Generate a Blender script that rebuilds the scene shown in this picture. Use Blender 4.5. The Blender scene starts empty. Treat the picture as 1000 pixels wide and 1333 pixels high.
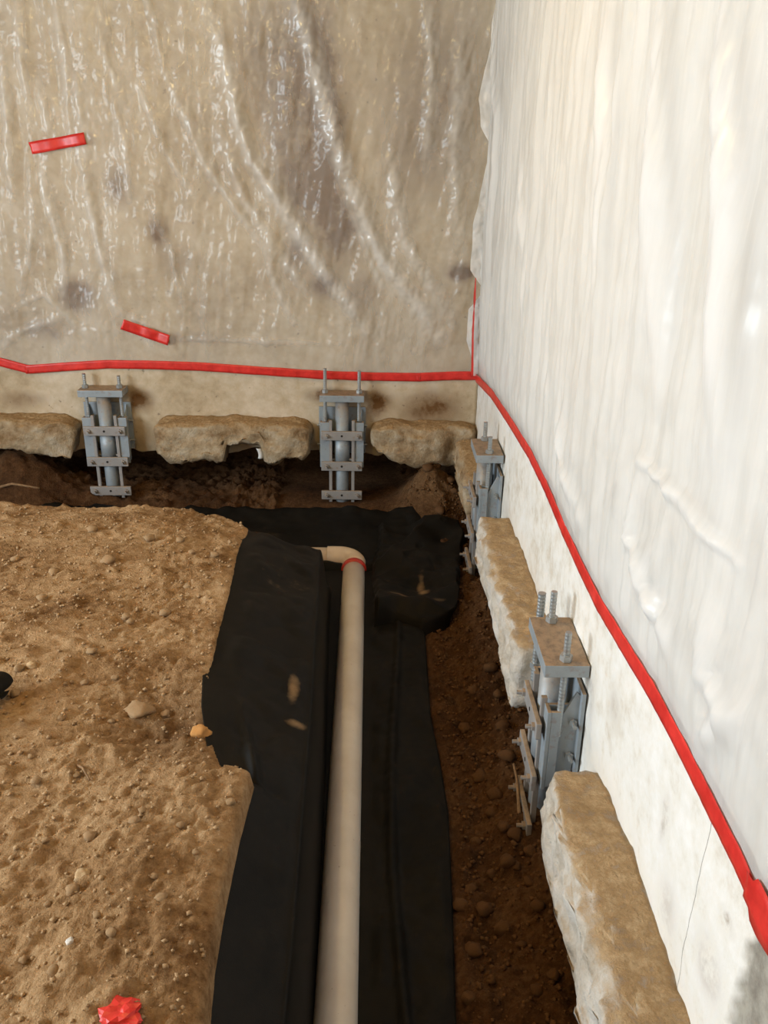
import bpy, bmesh, math, random
import numpy as np
from mathutils import Vector, Matrix, noise as mnoise

# ------------------------------------------------------------------ camera
# world: X to the right, Y along the right-hand wall into the room, Z up; z = 0 is the top of the dirt mound
F = 1200.0                      # focal length in pixels of the 1000 x 1333 frame
CAM = Vector((0.0, 0.0, 1.60))
yv = Vector((-16, 492, -F)).normalized()                 # world +Y seen from the camera
zv = -Vector((-56, -2927, -F)).normalized()              # world +Z seen from the camera
zv = (zv - yv * zv.dot(yv)).normalized()
xv = yv.cross(zv).normalized()
R = Matrix((xv, yv, zv))                                 # camera -> world
scene = bpy.context.scene
cd = bpy.data.cameras.new('camera'); co = bpy.data.objects.new('camera', cd)
scene.collection.objects.link(co)
cd.sensor_fit = 'VERTICAL'; cd.sensor_height = 24.0; cd.lens = 24.0 * F / 1333.0
cd.clip_start = 0.05; cd.clip_end = 100
co.matrix_world = Matrix.Translation(CAM) @ R.to_4x4()
scene.camera = co

# ------------------------------------------------------------------ light and exposure
w = bpy.data.worlds.new('world'); scene.world = w; w.use_nodes = True
w.node_tree.nodes['Background'].inputs[0].default_value = (0.75, 0.85, 1.0, 1)
w.node_tree.nodes['Background'].inputs[1].default_value = 0.6
vs = scene.view_settings
vs.view_transform = 'Standard'; vs.look = 'None'; vs.gamma = 1.0; vs.use_curve_mapping = False
vs.exposure = 0.0

def area(name, loc, target, sx, sy, power, col):
    l = bpy.data.lights.new(name, 'AREA'); l.shape = 'RECTANGLE'; l.size = sx; l.size_y = sy
    l.energy = power; l.color = col
    o = bpy.data.objects.new(name, l); scene.collection.objects.link(o)
    o.location = loc
    o.rotation_euler = (Vector(target) - Vector(loc)).to_track_quat('-Z', 'Y').to_euler()
    return o
# daylight entering through the big opening in the left wall
area('window_daylight', (-4.55, 1.3, 1.45), (0.5, 1.9, 0.7), 3.0, 1.5, 310, (0.81, 0.925, 1.0))
def bulb(loc, power, col, r):
    l = bpy.data.lights.new('bulb_light', 'POINT'); l.energy = power; l.color = col; l.shadow_soft_size = r
    o = bpy.data.objects.new('bulb_light', l); scene.collection.objects.link(o); o.location = loc
BULBS = [(-1.0, 3.2, 2.42), (-2.4, -0.6, 2.42)]
for b in BULBS: bulb(b, 40, (1.0, 0.74, 0.29), 0.06)

# ------------------------------------------------------------------ helpers
XW, YW = 0.65, 5.35            # inner faces of the right and the back wall
ZC = 2.5                       # ceiling
RT = R
def ray(x, y):
    return (RT @ Vector((x - 500.0, -(y - 666.5), -F))).normalized()
def on_z(x, y, z):
    d = ray(x, y); t = (z - CAM.z) / d.z; return CAM + d * t
def on_back(x, y, Y=YW):
    d = ray(x, y); return CAM + d * ((Y - CAM.y) / d.y)
def on_right(x, y, X=XW):
    d = ray(x, y); return CAM + d * ((X - CAM.x) / d.x)

def vnoise(x, y, seed=0):
    xi = np.floor(x).astype(np.int64); yi = np.floor(y).astype(np.int64)
    fx = x - xi; fy = y - yi
    ux = fx*fx*fx*(fx*(fx*6-15)+10); uy = fy*fy*fy*(fy*(fy*6-15)+10)
    def g(ix, iy, dx, dy):
        h = (ix * 374761393 + iy * 668265263 + seed * 974634777) & 0x7fffffff
        h = ((h ^ (h >> 13)) * 1274126177) & 0x7fffffff
        a = ((h ^ (h >> 16)) % 4096) / 4096.0 * 2 * np.pi
        return np.cos(a) * dx + np.sin(a) * dy
    a = g(xi, yi, fx, fy); b = g(xi+1, yi, fx-1, fy); c = g(xi, yi+1, fx, fy-1); d = g(xi+1, yi+1, fx-1, fy-1)
    return ((a*(1-ux)+b*ux)*(1-uy) + (c*(1-ux)+d*ux)*uy) * 1.5
def fbm(x, y, f, octv=4, seed=0, gain=.5):
    s = 0; a = 1.0
    for k in range(octv):
        s = s + a * vnoise(x*f, y*f, seed + 17*k); f *= 2.03; a *= gain
    return s
def sstep(a, b, x):
    t = np.clip((x - a) / (b - a), 0, 1); return t*t*(3-2*t)

C = scene.collection
def link(name, me, mat=None, parent=None, smooth=True):
    o = bpy.data.objects.new(name, me); C.objects.link(o)
    if mat is not None and len(me.materials) == 0: me.materials.append(mat)
    if smooth: me.shade_smooth()
    if parent is not None: o.parent = parent
    return o
def tag(o, label=None, cat=None, group=None, kind=None):
    for k, v in (('label', label), ('category', cat), ('group', group), ('kind', kind)):
        if v: o[k] = v
    return o
def empty(name, loc=(0, 0, 0), rz=0.0):
    o = bpy.data.objects.new(name, None); C.objects.link(o); o.empty_display_size = .1
    o.location = loc; o.rotation_euler = (0, 0, rz); return o
def grid_mesh(name, P, thick=0.0):
    """P: (n, m, 3) array of points -> quad mesh"""
    n, m = P.shape[:2]
    me = bpy.data.meshes.new(name)
    idx = np.arange(n*m).reshape(n, m)
    q = np.stack([idx[:-1, :-1], idx[:-1, 1:], idx[1:, 1:], idx[1:, :-1]], -1).reshape(-1, 4)
    me.vertices.add(n*m); me.vertices.foreach_set('co', P.reshape(-1).astype(np.float32))
    me.loops.add(q.size); me.loops.foreach_set('vertex_index', q.reshape(-1).astype(np.int32))
    me.polygons.add(len(q)); me.polygons.foreach_set('loop_start', np.arange(0, q.size, 4, dtype=np.int32))
    me.polygons.foreach_set('loop_total', np.full(len(q), 4, dtype=np.int32))
    me.update(calc_edges=True); me.validate()
    return me
def attr(me, name, arr):
    a = me.attributes.new(name, 'FLOAT', 'POINT'); a.data.foreach_set('value', np.asarray(arr, dtype=np.float32).reshape(-1))
def bm_mesh(name, bm):
    me = bpy.data.meshes.new(name); bmesh.ops.recalc_face_normals(bm, faces=bm.faces); bm.to_mesh(me); bm.free(); return me
def bx(bm, x0, x1, y0, y1, z0, z1, bev=0.0):
    r = bmesh.ops.create_cube(bm, size=1.0)
    bmesh.ops.scale(bm, vec=(abs(x1-x0), abs(y1-y0), abs(z1-z0)), verts=r['verts'])
    bmesh.ops.translate(bm, vec=((x0+x1)/2, (y0+y1)/2, (z0+z1)/2), verts=r['verts'])
    if bev:
        es = list({e for v in r['verts'] for e in v.link_edges})
        bmesh.ops.bevel(bm, geom=es, offset=bev, segments=2, affect='EDGES', profile=.6)
def cyl(bm, p, q, r, seg=16, r2=None):
    p, q = Vector(p), Vector(q); d = q - p
    m = Matrix.Translation((p+q)/2) @ d.to_track_quat('Z', 'Y').to_matrix().to_4x4()
    bmesh.ops.create_cone(bm, cap_ends=True, segments=seg, radius1=r, radius2=r if r2 is None else r2, depth=d.length, matrix=m)
def obj(name, bm, mat, parent=None, smooth=False):
    o = link(name, bm_mesh(name, bm), mat, parent, smooth=False)
    if smooth: o.data.shade_smooth()
    return o

# ------------------------------------------------------------------ materials
class NT:
    def __init__(s, name):
        s.m = bpy.data.materials.new(name); s.m.use_nodes = True; s.t = s.m.node_tree; s.n = s.t.nodes
        s.b = s.n['Principled BSDF']; s.out = s.n['Material Output']
    def new(s, ty, **kw):
        n = s.n.new(ty)
        for k, v in kw.items(): setattr(n, k, v)
        return n
    def L(s, a, b): s.t.links.new(a, b)
    def coord(s, which='Object', scale=(1, 1, 1)):
        t = s.new('ShaderNodeTexCoord'); m = s.new('ShaderNodeMapping'); m.inputs['Scale'].default_value = scale
        s.L(t.outputs[which], m.inputs[0]); return m.outputs[0]
    def noise(s, co, scale, detail=5, rough=.6):
        n = s.new('ShaderNodeTexNoise'); n.inputs['Scale'].default_value = scale
        n.inputs['Detail'].default_value = detail; n.inputs['Roughness'].default_value = rough
        s.L(co, n.inputs['Vector']); return n.outputs['Fac']
    def ramp(s, fac, stops):
        r = s.new('ShaderNodeValToRGB'); e = r.color_ramp.elements
        while len(e) < len(stops): e.new(.5)
        for i, (p, c) in enumerate(stops):
            e[i].position = p; e[i].color = (*c, 1) if len(c) == 3 else c
        s.L(fac, r.inputs[0]); return r.outputs[0]
    def mix(s, fac, a, b, blend='MIX'):
        n = s.new('ShaderNodeMix', data_type='RGBA', blend_type=blend)
        for v, i in ((fac, 0), (a, 6), (b, 7)):
            if isinstance(v, (int, float)): n.inputs[i].default_value = v
            elif isinstance(v, tuple): n.inputs[i].default_value = (*v, 1)
            else: s.L(v, n.inputs[i])
        return n.outputs[2]
    def math(s, op, a, b=None, c=None):
        n = s.new('ShaderNodeMath', operation=op)
        for i, v in enumerate((a, b, c)):
            if v is None: continue
            if isinstance(v, (int, float)): n.inputs[i].default_value = v
            else: s.L(v, n.inputs[i])
        return n.outputs[0]
    def attr(s, name):
        n = s.new('ShaderNodeAttribute'); n.attribute_name = name; return n.outputs['Fac']
    def upness(s):
        g = s.new('ShaderNodeNewGeometry'); x = s.new('ShaderNodeSeparateXYZ'); s.L(g.outputs['Normal'], x.inputs[0]); return x.outputs['Z']
    def bump(s, h, strength=.5, dist=.01):
        n = s.new('ShaderNodeBump'); n.inputs['Strength'].default_value = strength; n.inputs['Distance'].default_value = dist
        s.L(h, n.inputs['Height']); s.L(n.outputs[0], s.b.inputs['Normal'])
    def set(s, col=None, rough=.8, metal=0.0, spec=None):
        if col is not None:
            if isinstance(col, tuple): s.b.inputs['Base Color'].default_value = (*col, 1)
            else: s.L(col, s.b.inputs['Base Color'])
        s.b.inputs['Roughness'].default_value = rough; s.b.inputs['Metallic'].default_value = metal
        if spec is not None: s.b.inputs['Specular IOR Level'].default_value = spec
        return s.m
MT = {}
# soil: dry tan crust on the mound, damp red-brown where freshly dug
t = NT('soil'); c = t.coord()
big = t.noise(c, 3.2, 6, .6); fine = t.noise(c, 42, 8, .7); grit = t.noise(c, 150, 4, .6)
dry = t.ramp(t.math('ADD', t.math('MULTIPLY', big, .55), t.math('MULTIPLY', fine, .45)),
             [(.36, (.15, .076, .030)), (.47, (.32, .19, .089)), (.56, (.44, .285, .15)), (.68, (.62, .455, .285))])
damp = t.ramp(t.math('ADD', t.math('MULTIPLY', big, .5), t.math('MULTIPLY', fine, .5)),
             [(.35, (.042, .019, .008)), (.5, (.098, .046, .019)), (.68, (.19, .105, .05))])
t.bump(t.math('ADD', fine, t.math('MULTIPLY', grit, .6)), .75, .018)
MT['soil'] = t.set(t.mix(t.attr('dry'), damp, dry), .95, spec=.15)
for nm, ramp in (('clod', [(.3, (.26, .155, .075)), (.6, (.44, .30, .17))]), ('clod_damp', [(.3, (.07, .032, .013)), (.6, (.17, .09, .042))]),
                 ('orange_clod', [(.3, (.42, .19, .055)), (.6, (.62, .33, .12))]), ('pale_stone', [(.3, (.46, .31, .16)), (.6, (.62, .45, .27))]),
                 ('white_stone', [(.3, (.7, .66, .6)), (.6, (.85, .82, .78))])):
    t = NT(nm); c = t.coord(); n = t.noise(c, 45, 5); t.bump(n, .5, .006); MT[nm] = t.set(t.ramp(n, ramp), .95, spec=.15)
# foundation concrete with blotches and brown stains
t = NT('wall_concrete'); c = t.coord(); n1 = t.noise(c, 2.3, 6, .65); n2 = t.noise(c, 14, 6, .65); n3 = t.noise(c, 90, 3)
base = t.ramp(t.math('ADD', t.math('MULTIPLY', n1, .6), t.math('MULTIPLY', n2, .4)),
              [(.34, (.34, .25, .15)), (.5, (.52, .42, .29)), (.66, (.66, .57, .45))])
st = t.ramp(t.math('MULTIPLY', t.attr('stain'), t.math('ADD', t.math('MULTIPLY', n2, 1.6), -.1)), [(.10, (0, 0, 0)), (.65, (1, 1, 1))])
col = t.mix(st, base, (.15, .075, .028))
pock = t.ramp(t.noise(c, 26, 2, .5), [(.70, (0, 0, 0)), (.74, (1, 1, 1))])
col = t.mix(t.math('MULTIPLY', pock, .55), col, (.14, .10, .07))
t.bump(t.math('ADD', n2, t.math('MULTIPLY', n3, .3)), .35, .008)
MT['concrete'] = t.set(col, .9, spec=.2)
# right wall: whitewashed concrete, grey on the camera side of an upright edge
seam = on_right(905, 1170).y                                 # form-board joint
t = NT('wall_whitewash'); c = t.coord(); n1 = t.noise(c, 2.0, 6, .65); n2 = t.noise(c, 16, 6, .7); n3 = t.noise(c, 90, 3)
base = t.ramp(t.math('ADD', t.math('MULTIPLY', n1, .5), t.math('MULTIPLY', n2, .5)),
              [(.33, (.60, .54, .45)), (.5, (.78, .76, .71)), (.65, (.85, .845, .83))])
col = t.mix(t.math('MULTIPLY', t.attr('stain'), t.ramp(n2, [(.40, (0, 0, 0)), (.6, (1, 1, 1))])), base, (.32, .24, .16))
sx_ = t.new('ShaderNodeSeparateXYZ'); t.L(c, sx_.inputs[0])
wob = t.math('ADD', sx_.outputs['Y'], t.math('MULTIPLY', t.math('SUBTRACT', n2, .5), .006))
joint = t.math('LESS_THAN', t.math('ABSOLUTE', t.math('SUBTRACT', wob, seam)), .0016)
col = t.mix(t.math('MULTIPLY', joint, .7), col, (.22, .20, .18))
col = t.mix(t.attr('bare'), col, t.ramp(n2, [(.35, (.22, .20, .17)), (.6, (.38, .36, .31))]))
t.bump(t.math('ADD', n2, t.math('MULTIPLY', n3, .3)), .35, .008)
MT['whitewash'] = t.set(col, .9, spec=.2)
# broken footing: grey-white faces, tan dust lying on top
t = NT('footing_concrete'); c = t.coord(); n1 = t.noise(c, 9, 6, .7); n2 = t.noise(c, 55, 6, .7)
face = t.ramp(n1, [(.3, (.40, .32, .23)), (.5, (.60, .54, .46)), (.7, (.74, .70, .65))])
n4 = t.noise(c, 22, 8, .75); dust = t.ramp(n4, [(.30, (.22, .13, .06)), (.48, (.40, .265, .135)), (.62, (.52, .375, .22)), (.75, (.66, .54, .38))])
up = t.ramp(t.math('ADD', t.upness(), t.math('MULTIPLY', t.math('SUBTRACT', n4, .5), 1.5)), [(.45, (0, 0, 0)), (.95, (1, 1, 1))])
t.bump(t.math('ADD', n1, t.math('MULTIPLY', n2, .8)), .8, .018)
MT['footing'] = t.set(t.mix(up, face, dust), .95, spec=.15)
t = NT('earthy_footing_concrete'); c = t.coord(); n1 = t.noise(c, 8, 7, .7); n2 = t.noise(c, 50, 6, .7)
face = t.ramp(n1, [(.32, (.25, .15, .07)), (.5, (.46, .34, .21)), (.68, (.62, .53, .40))])
up = t.ramp(t.math('ADD', t.upness(), t.math('MULTIPLY', t.math('SUBTRACT', n1, .5), 1.4)), [(.3, (0, 0, 0)), (.8, (1, 1, 1))])
dust = t.ramp(n2, [(.3, (.26, .15, .065)), (.5, (.42, .27, .13)), (.7, (.56, .40, .23))])
t.bump(t.math('ADD', n1, t.math('MULTIPLY', n2, .9)), .9, .02)
MT['footing_earthy'] = t.set(t.mix(up, face, dust), .95, spec=.15)
# galvanised steel with dust on the upper faces
def steel(nm, base, dustcol, dusty, metal, rough):
    t = NT(nm); c = t.coord(); n1 = t.noise(c, 12, 5, .6)
    b0 = t.mix(n1, tuple(.75*v for v in base), tuple(min(1, 1.2*v) for v in base))
    rust = t.ramp(t.noise(c, 30, 4, .65), [(.56, (0, 0, 0)), (.70, (1, 1, 1))])
    b0 = t.mix(t.math('MULTIPLY', rust, .45), b0, (.25, .15, .09))
    up = t.ramp(t.math('ADD', t.upness(), t.math('MULTIPLY', t.math('SUBTRACT', n1, .5), .6)), [(.55, (0, 0, 0)), (.85, (1, 1, 1))])
    n6 = t.noise(c, 35, 6, .7); dc = t.ramp(n6, [(.32, tuple(.55*v for v in dustcol)), (.5, dustcol), (.7, tuple(1.35*v for v in dustcol))])
    t.bump(n6, .25, .004)
    return t.set(t.mix(t.math('MULTIPLY', up, dusty), b0, dc), rough, metal)
MT['steel'] = steel('galvanised_steel', (.33, .375, .41), (.34, .225, .125), .92, .25, .5)
MT['rod'] = steel('threaded_steel', (.40, .43, .44), (.4, .3, .2), .3, .55, .38)
MT['bar'] = steel('bare_steel', (.34, .32, .305), (.36, .25, .15), .8, .2, .55)
t = NT('dark_hole'); MT['hole'] = t.set((.02, .015, .012), .9)
# white PVC drain pipe, dusty
t = NT('pvc'); c = t.coord(); n1 = t.noise(c, 5, 4); sp = t.ramp(t.noise(c, 70, 2, .5), [(.72, (0, 0, 0)), (.76, (1, 1, 1))])
MT['pvc'] = t.set(t.mix(t.math('MULTIPLY', sp, .5), t.ramp(n1, [(.3, (.66, .58, .49)), (.7, (.80, .73, .64))]), (.32, .22, .14)), .42)
t = NT('pvc_fitting'); c = t.coord(); n1 = t.noise(c, 12, 4)
MT['pvc_fitting'] = t.set(t.ramp(n1, [(.3, (.66, .50, .34)), (.7, (.78, .64, .48))]), .45)
t = NT('red_primer'); MT['primer'] = t.set((.62, .05, .03), .4)
# black geotextile
t = NT('geotextile'); c = t.coord(); n1 = t.noise(c, 4, 6, .65); n2 = t.noise(c, 240, 2)
n5 = t.noise(c, 22, 5, .7); dust = t.ramp(t.math('ADD', t.math('ADD', t.math('MULTIPLY', n1, .45), t.math('MULTIPLY', n5, .45)), t.math('MULTIPLY', t.attr('dust'), .4)), [(.60, (0, 0, 0)), (1.0, (.9, .9, .9))])
t.bump(n2, .25, .003)
MT['fabric'] = t.set(t.mix(dust, t.ramp(n1, [(.3, (.005, .0045, .0036)), (.7, (.0125, .0105, .008))]), (.30, .20, .11)), .58, spec=.12)
# red sheathing tape
t = NT('red_tape'); c = t.coord(); n1 = t.noise(c, 18, 4)
MT['tape'] = t.set(t.ramp(n1, [(.3, (.52, .018, .014)), (.7, (.78, .045, .035))]), .38)
# polythene sheeting
def plastic(nm, opacity, col, rough, streak):
    t = NT(nm); c = t.coord('Object', streak)
    n1 = t.noise(c, 3.0, 5, .6)
    t.set(col, rough, spec=.6)
    tr = t.new('ShaderNodeBsdfTransparent'); tr.inputs[0].default_value = (.97, .965, .95, 1)
    tl = t.new('ShaderNodeBsdfTranslucent'); tl.inputs[0].default_value = (*col, 1)
    m1 = t.new('ShaderNodeMixShader'); m1.inputs[0].default_value = .18
    t.L(t.b.outputs[0], m1.inputs[1]); t.L(tl.outputs[0], m1.inputs[2])
    m2 = t.new('ShaderNodeMixShader')
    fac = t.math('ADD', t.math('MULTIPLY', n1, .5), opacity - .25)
    a = t.math('MULTIPLY', t.attr('fold_haze'), .35)  # whiter along the folds: their reflections painted in as extra opacity
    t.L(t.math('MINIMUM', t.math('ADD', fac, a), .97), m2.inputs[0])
    t.L(tr.outputs[0], m2.inputs[1]); t.L(m1.outputs[0], m2.inputs[2]); t.L(m2.outputs[0], t.out.inputs['Surface'])
    return t.m
MT['poly_back'] = plastic('clear_polythene', .27, (.82, .80, .77), .20, (1, 1, .25))
MT['poly_right'] = plastic('milky_polythene', .62, (.88, .88, .88), .30, (1, 3, .12))
t = NT('joist_wood'); c = t.coord('Object', (1, 8, 8)); MT['wood'] = t.set(t.ramp(t.noise(c, 3, 5), [(.3, (.42, .26, .12)), (.7, (.62, .43, .23))]), .8)
t = NT('frame_paint'); MT['frame'] = t.set((.7, .68, .63), .6)
t = NT('bulb_glass'); t.b.inputs['Emission Color'].default_value = (1, .75, .45, 1); t.b.inputs['Emission Strength'].default_value = 12; MT['bulb'] = t.set((.9, .85, .7), .3)
t = NT('black_plastic'); MT['black'] = t.set((.02, .02, .02), .5)
t = NT('root_bark'); c = t.coord(); MT['root'] = t.set(t.ramp(t.noise(c, 40, 4), [(.3, (.16, .09, .04)), (.7, (.34, .21, .11))]), .9)
t = NT('white_scrap'); MT['scrap'] = t.set((.8, .78, .74), .6)

# ------------------------------------------------------------------ soil: mound, trench, banks
edge_px = [(272, 1345), (280, 1260), (291, 1190), (312, 1090), (331, 1016), (318, 1007), (293, 1002), (283, 975), (275, 920), (276, 880), (286, 830), (300, 775), (312, 720), (324, 686)]
ep = [on_z(x, y, 0.0) for x, y in edge_px]
EY = np.array([-2.0] + [p.y for p in ep] + [4.1, 6.5]); EX = np.array([ep[0].x] + [p.x for p in ep] + [ep[-1].x - .02, ep[-1].x - .03])
def Xe(Y): return np.interp(Y, EY, EX)
def lip(Y): return np.interp(Y, [1.0, 1.6, 2.6, 3.8], [-.165, -.165, -.18, -.215])
bp = [on_z(x, y, 0.0) for x, y in [(-80, 652), (0, 655), (90, 656), (170, 658), (240, 662), (290, 669), (325, 685)]]
BX = np.array([-6] + [p.x for p in bp] + [-.2, 2]); BY = np.array([bp[0].y] + [p.y for p in bp] + [3.80, 3.80])
def Ye(X): return np.interp(X, BX, BY)
rp = [on_z(x, y, -.55) for x, y in [(592, 1345), (588, 1200), (583, 1080), (572, 1010), (560, 950), (553, 845), (548, 800)]]
def Xr(Y): return np.interp(Y, [p.y for p in rp] + [4.6], [p.x for p in rp] + [.2])

def mound_mask(X, Y):
    l = lip(Y)
    return (1 - sstep(l, l + .045, X)) * (1 - sstep(Ye(X) + .01, Ye(X) + .34, Y))
def soil_smooth(X, Y):
    zt = -.13 * sstep(Xe(Y) - .06, lip(Y), X) - .02 * sstep(-.9, -2.2, X) * 0
    zt = zt - .03 * sstep(.25, 0, (Ye(X) - Y))               # rounds off to the back
    zf = -.575 + .09 * sstep(Xr(Y) - .03, Xr(Y) + .18, X)
    zf = zf + .10 * sstep(4.7, 5.3, Y)
    zf = zf + .28 * np.exp(-(((X + 2.12) / .30)**2 + ((Y - 5.3) / .28)**2))        # bank below the left footing
    zf = zf + .15 * np.exp(-(((X - .38) / .16)**2 + ((Y - 5.2) / .16)**2))        # rubble in the corner
    zf = zf + .06 * np.exp(-(((X - .2) / .3)**2 + ((Y - 4.6) / .3)**2))
    zf = zf + .07 * sstep(.35, .6, X) * sstep(4.3, 3.9, Y)
    zf = zf - .06 * sstep(5.4, 5.9, Y); zf = np.maximum(zf, -.6 + .65 * sstep(6.0, 6.35, Y))
    zf = np.maximum(zf, -.5 + .50 * sstep(.72, 1.0, X))
    m = mound_mask(X, Y)
    return zf + (zt - zf) * m
def soil_cover(X, Y):
    """1 where loose dirt shows, 0 where fabric lies on it"""
    under = sstep(Xe(Y) - .012, Xe(Y) + .004, X) * (1 - sstep(Xr(Y) - .01, Xr(Y) + .03, X)) * (1 - sstep(4.28, 4.33, Y) * 0)
    back = sstep(Ye(X) + .02, Ye(X) + .08, Y) * (1 - sstep(5.0, 5.06, Y)) * (1 - sstep(.38, .42, X))
    return (1 - under) * (1 - back)
def soil_z(X, Y):
    X = np.asarray(X, float); Y = np.asarray(Y, float)
    z = soil_smooth(X, Y); cov = soil_cover(X, Y); m = mound_mask(X, Y)
    ra = X * .80 + Y * .60; rb = (-X * .60 + Y * .80) * 1.9               # scraped in one direction
    n = fbm(X, Y, 2.4, 2, 3) * .018 + fbm(ra, rb, 6.0, 3, 5) * .009 + fbm(ra, rb, 22, 4, 8, .65) * .0075
    lump = np.clip(fbm(X, Y, 11, 3, 21), 0, 1)**1.6 * .020
    dep = -.05 * np.exp(-(((X + .60) / .13)**2 + ((Y - 2.27) / .20)**2))          # hollow beside the fabric
    raise_ = .035 * (1 - sstep(2.0, 2.06, Y)) * sstep(-.75, -.5, X)               # thrown-up dirt near the notch
    nm = (n + lump) * (.25 + .75 * sstep(0, .10, Xe(Y) - X)) + dep + raise_ + .012
    nt = fbm(X, Y, 5, 3, 31) * .02 + np.clip(fbm(X, Y, 17, 3, 33), -.2, 1) * .030 + fbm(X, Y, 45, 2, 35) * .006 + .006
    return z + cov * (nm * m + nt * (1 - m)) - (1 - cov) * .006
def lines(*segs):
    return np.unique(np.round(np.concatenate([np.arange(a, b, s) for a, b, s in segs]), 5))
xs = lines((-5.2, -2.6, .1), (-2.6, -.85, .014), (-.85, -.25, .006), (-.25, -.05, .009), (-.05, 1.06, .013))
ys = lines((-2.2, 1.0, .1), (1.0, 4.4, .0095), (4.4, 6.5, .018))
GX, GY = np.meshgrid(xs, ys)
GZ = soil_z(GX, GY)
me = grid_mesh('floor', np.stack([GX, GY, GZ], -1))
attr(me, 'dry', np.clip(mound_mask(GX, GY) * 1.0 + .25 * np.exp(-(((GX - .36) / .2)**2 + ((GY - 5.1) / .2)**2)) - .6 * np.exp(-(((GX + .56) / .13)**2 + ((GY - 2.27) / .22)**2)), 0, 1))
floor = link('floor', me, MT['soil']); tag(floor, 'uneven tan dirt floor cut by a drainage trench along the walls', None, None, 'structure')

# ------------------------------------------------------------------ foundation walls
def wall_grid(u, v, f):
    U, V = np.meshgrid(u, v); return U, V, f(U, V)
def gauss(U, V, pts):
    s = 0
    for (u, v, a, b, k) in pts: s = s + k * np.exp(-(((U-u)/a)**2 + ((V-v)/b)**2))
    return s
def wall_solid(name, P, back, mat, attrs):
    """front grid P (n,m,3) plus a plain back skin shifted by the vector back, with the rims closed"""
    n, m = P.shape[:2]
    B = P.copy(); B[...] = P + np.array(back)
    V = np.concatenate([P.reshape(-1, 3), B.reshape(-1, 3)])
    idx = np.arange(n*m).reshape(n, m); k = n*m
    q = [np.stack([idx[:-1, :-1], idx[:-1, 1:], idx[1:, 1:], idx[1:, :-1]], -1).reshape(-1, 4)]
    for e in (idx[0], idx[-1][::-1], idx[:, 0][::-1], idx[:, -1]):
        q.append(np.stack([e[1:], e[:-1], e[:-1] + k, e[1:] + k], -1))
    rim = np.concatenate([idx[0] + k, idx[1:, -1] + k, idx[-1][::-1][1:] + k, idx[:, 0][::-1][1:-1] + k])
    faces = [tuple(int(i) for i in f) for f in np.concatenate(q)]
    faces.append(tuple(int(i) for i in rim))
    used = np.unique(np.concatenate([np.arange(k), rim])); remap = {int(o): i for i, o in enumerate(used)}
    me = bpy.data.meshes.new(name); me.from_pydata([tuple(v) for v in V[used]], [], [tuple(remap[i] for i in f) for f in faces])
    me.update()
    for a, arr in attrs.items(): attr(me, a, np.concatenate([arr.reshape(-1), np.zeros(len(used) - k)]))
    o = link(name, me, mat); tag(o, kind='structure'); return o
u = np.linspace(-4.6, XW + .0, 260); v = np.linspace(0, 1, 110)
U, V = np.meshgrid(u, v)
zb = -.20 + .035 * fbm(U, U*0 + 3.3, 4, 4, 41)              # ragged lower edge
Z = zb + (ZC - zb) * V**1.25
D = fbm(U, Z, 2.0, 4, 43) * .006 + fbm(U, Z, 14, 3, 44) * .0025
D = D + .012 * np.exp(-((Z - zb) / .05)**2)                  # broken at the bottom
P = np.stack([U, YW + D, Z], -1)
def bpt(x, y): p = on_back(x, y); return p.x, p.z
ST = []
for x, y, a, b, k in [(400, 40, .10, .16, .8), (360, 160, .07, .2, .6), (430, 220, .06, .16, .7), (385, 330, .05, .08, .7), (415, 130, .10, .16, .9), (395, 240, .08, .12, 1.1), (440, 300, .09, .12, .9), (330, 60, .12, .2, .5), (470, 380, .09, .08, .5), (420, 370, .05, .05, .9),
                      (100, 385, .07, .06, 1.3), (155, 240, .05, .08, .7), (205, 300, .04, .05, .8), (60, 430, .12, .05, .6), (580, 80, .2, .4, .35), (560, 530, .12, .07, .8), (180, 520, .06, .05, .9),
                      (492, 525, .05, .06, .9), (600, 355, .05, .03, 1.4), (225, 340, .1, .1, .4), (540, 180, .2, .3, .3), (30, 520, .1, .04, .5), (250, 440, .2, .03, .4), (430, 515, .1, .03, .9)]:
    p = bpt(x, y); ST.append((p[0], p[1], a * 1.45, b * 1.45, k * 1.1))
stain = np.clip(gauss(U, Z, ST) + .25 * np.exp(-((Z + .12) / .12)**2), 0, 1.6)
wall_back = wall_solid('wall_back', P, (0, 1.0, 0), MT['concrete'], {'stain': stain})

u = np.linspace(YW + .05, -2.2, 330); U, V = np.meshgrid(u, v)
zb = -.20 + .03 * fbm(U, U*0 + 8.3, 4, 4, 51)
Z = zb + (ZC - zb) * V**1.25
D = fbm(U, Z, 2.0, 4, 53) * .006 + fbm(U, Z, 14, 3, 54) * .0025
P = np.stack([XW + D, U, Z], -1)
ST = []
for x, y, a, b, k in [(800, 640, .03, .04, 1.2), (752, 690, .03, .03, 1.3), (790, 770, .03, .04, 1.2), (835, 650, .02, .03, .8), (700, 800, .06, .1, .6), (770, 900, .05, .1, .5), (865, 1065, .02, .05, .9), (870, 1180, .06, .06, .4), (645, 560, .2, .1, .5), (945, 1200, .02, .015, 1.2), (800, 920, .05, .05, .5), (840, 210, .04, .05, .9), (835, 280, .03, .05, .9), (925, 1260, .06, .05, .6)]:
    p = on_right(x, y); ST.append((p.y, p.z, a, b, k))
stain = np.clip(gauss(U, Z, ST) + .35 * np.exp(-((Z + .05) / .08)**2), 0, 1.5)
by = on_right(975, 1270).y
bare = sstep(by + .006 + .012, by - .006 + .012 , U + .02 * fbm(U, Z, 9, 3, 57))  # mask of the grey area, full on the camera side of the edge
wall_right = wall_solid('wall_right', P, (.25, 0, 0), MT['whitewash'], {'stain': stain, 'bare': bare})

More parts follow.
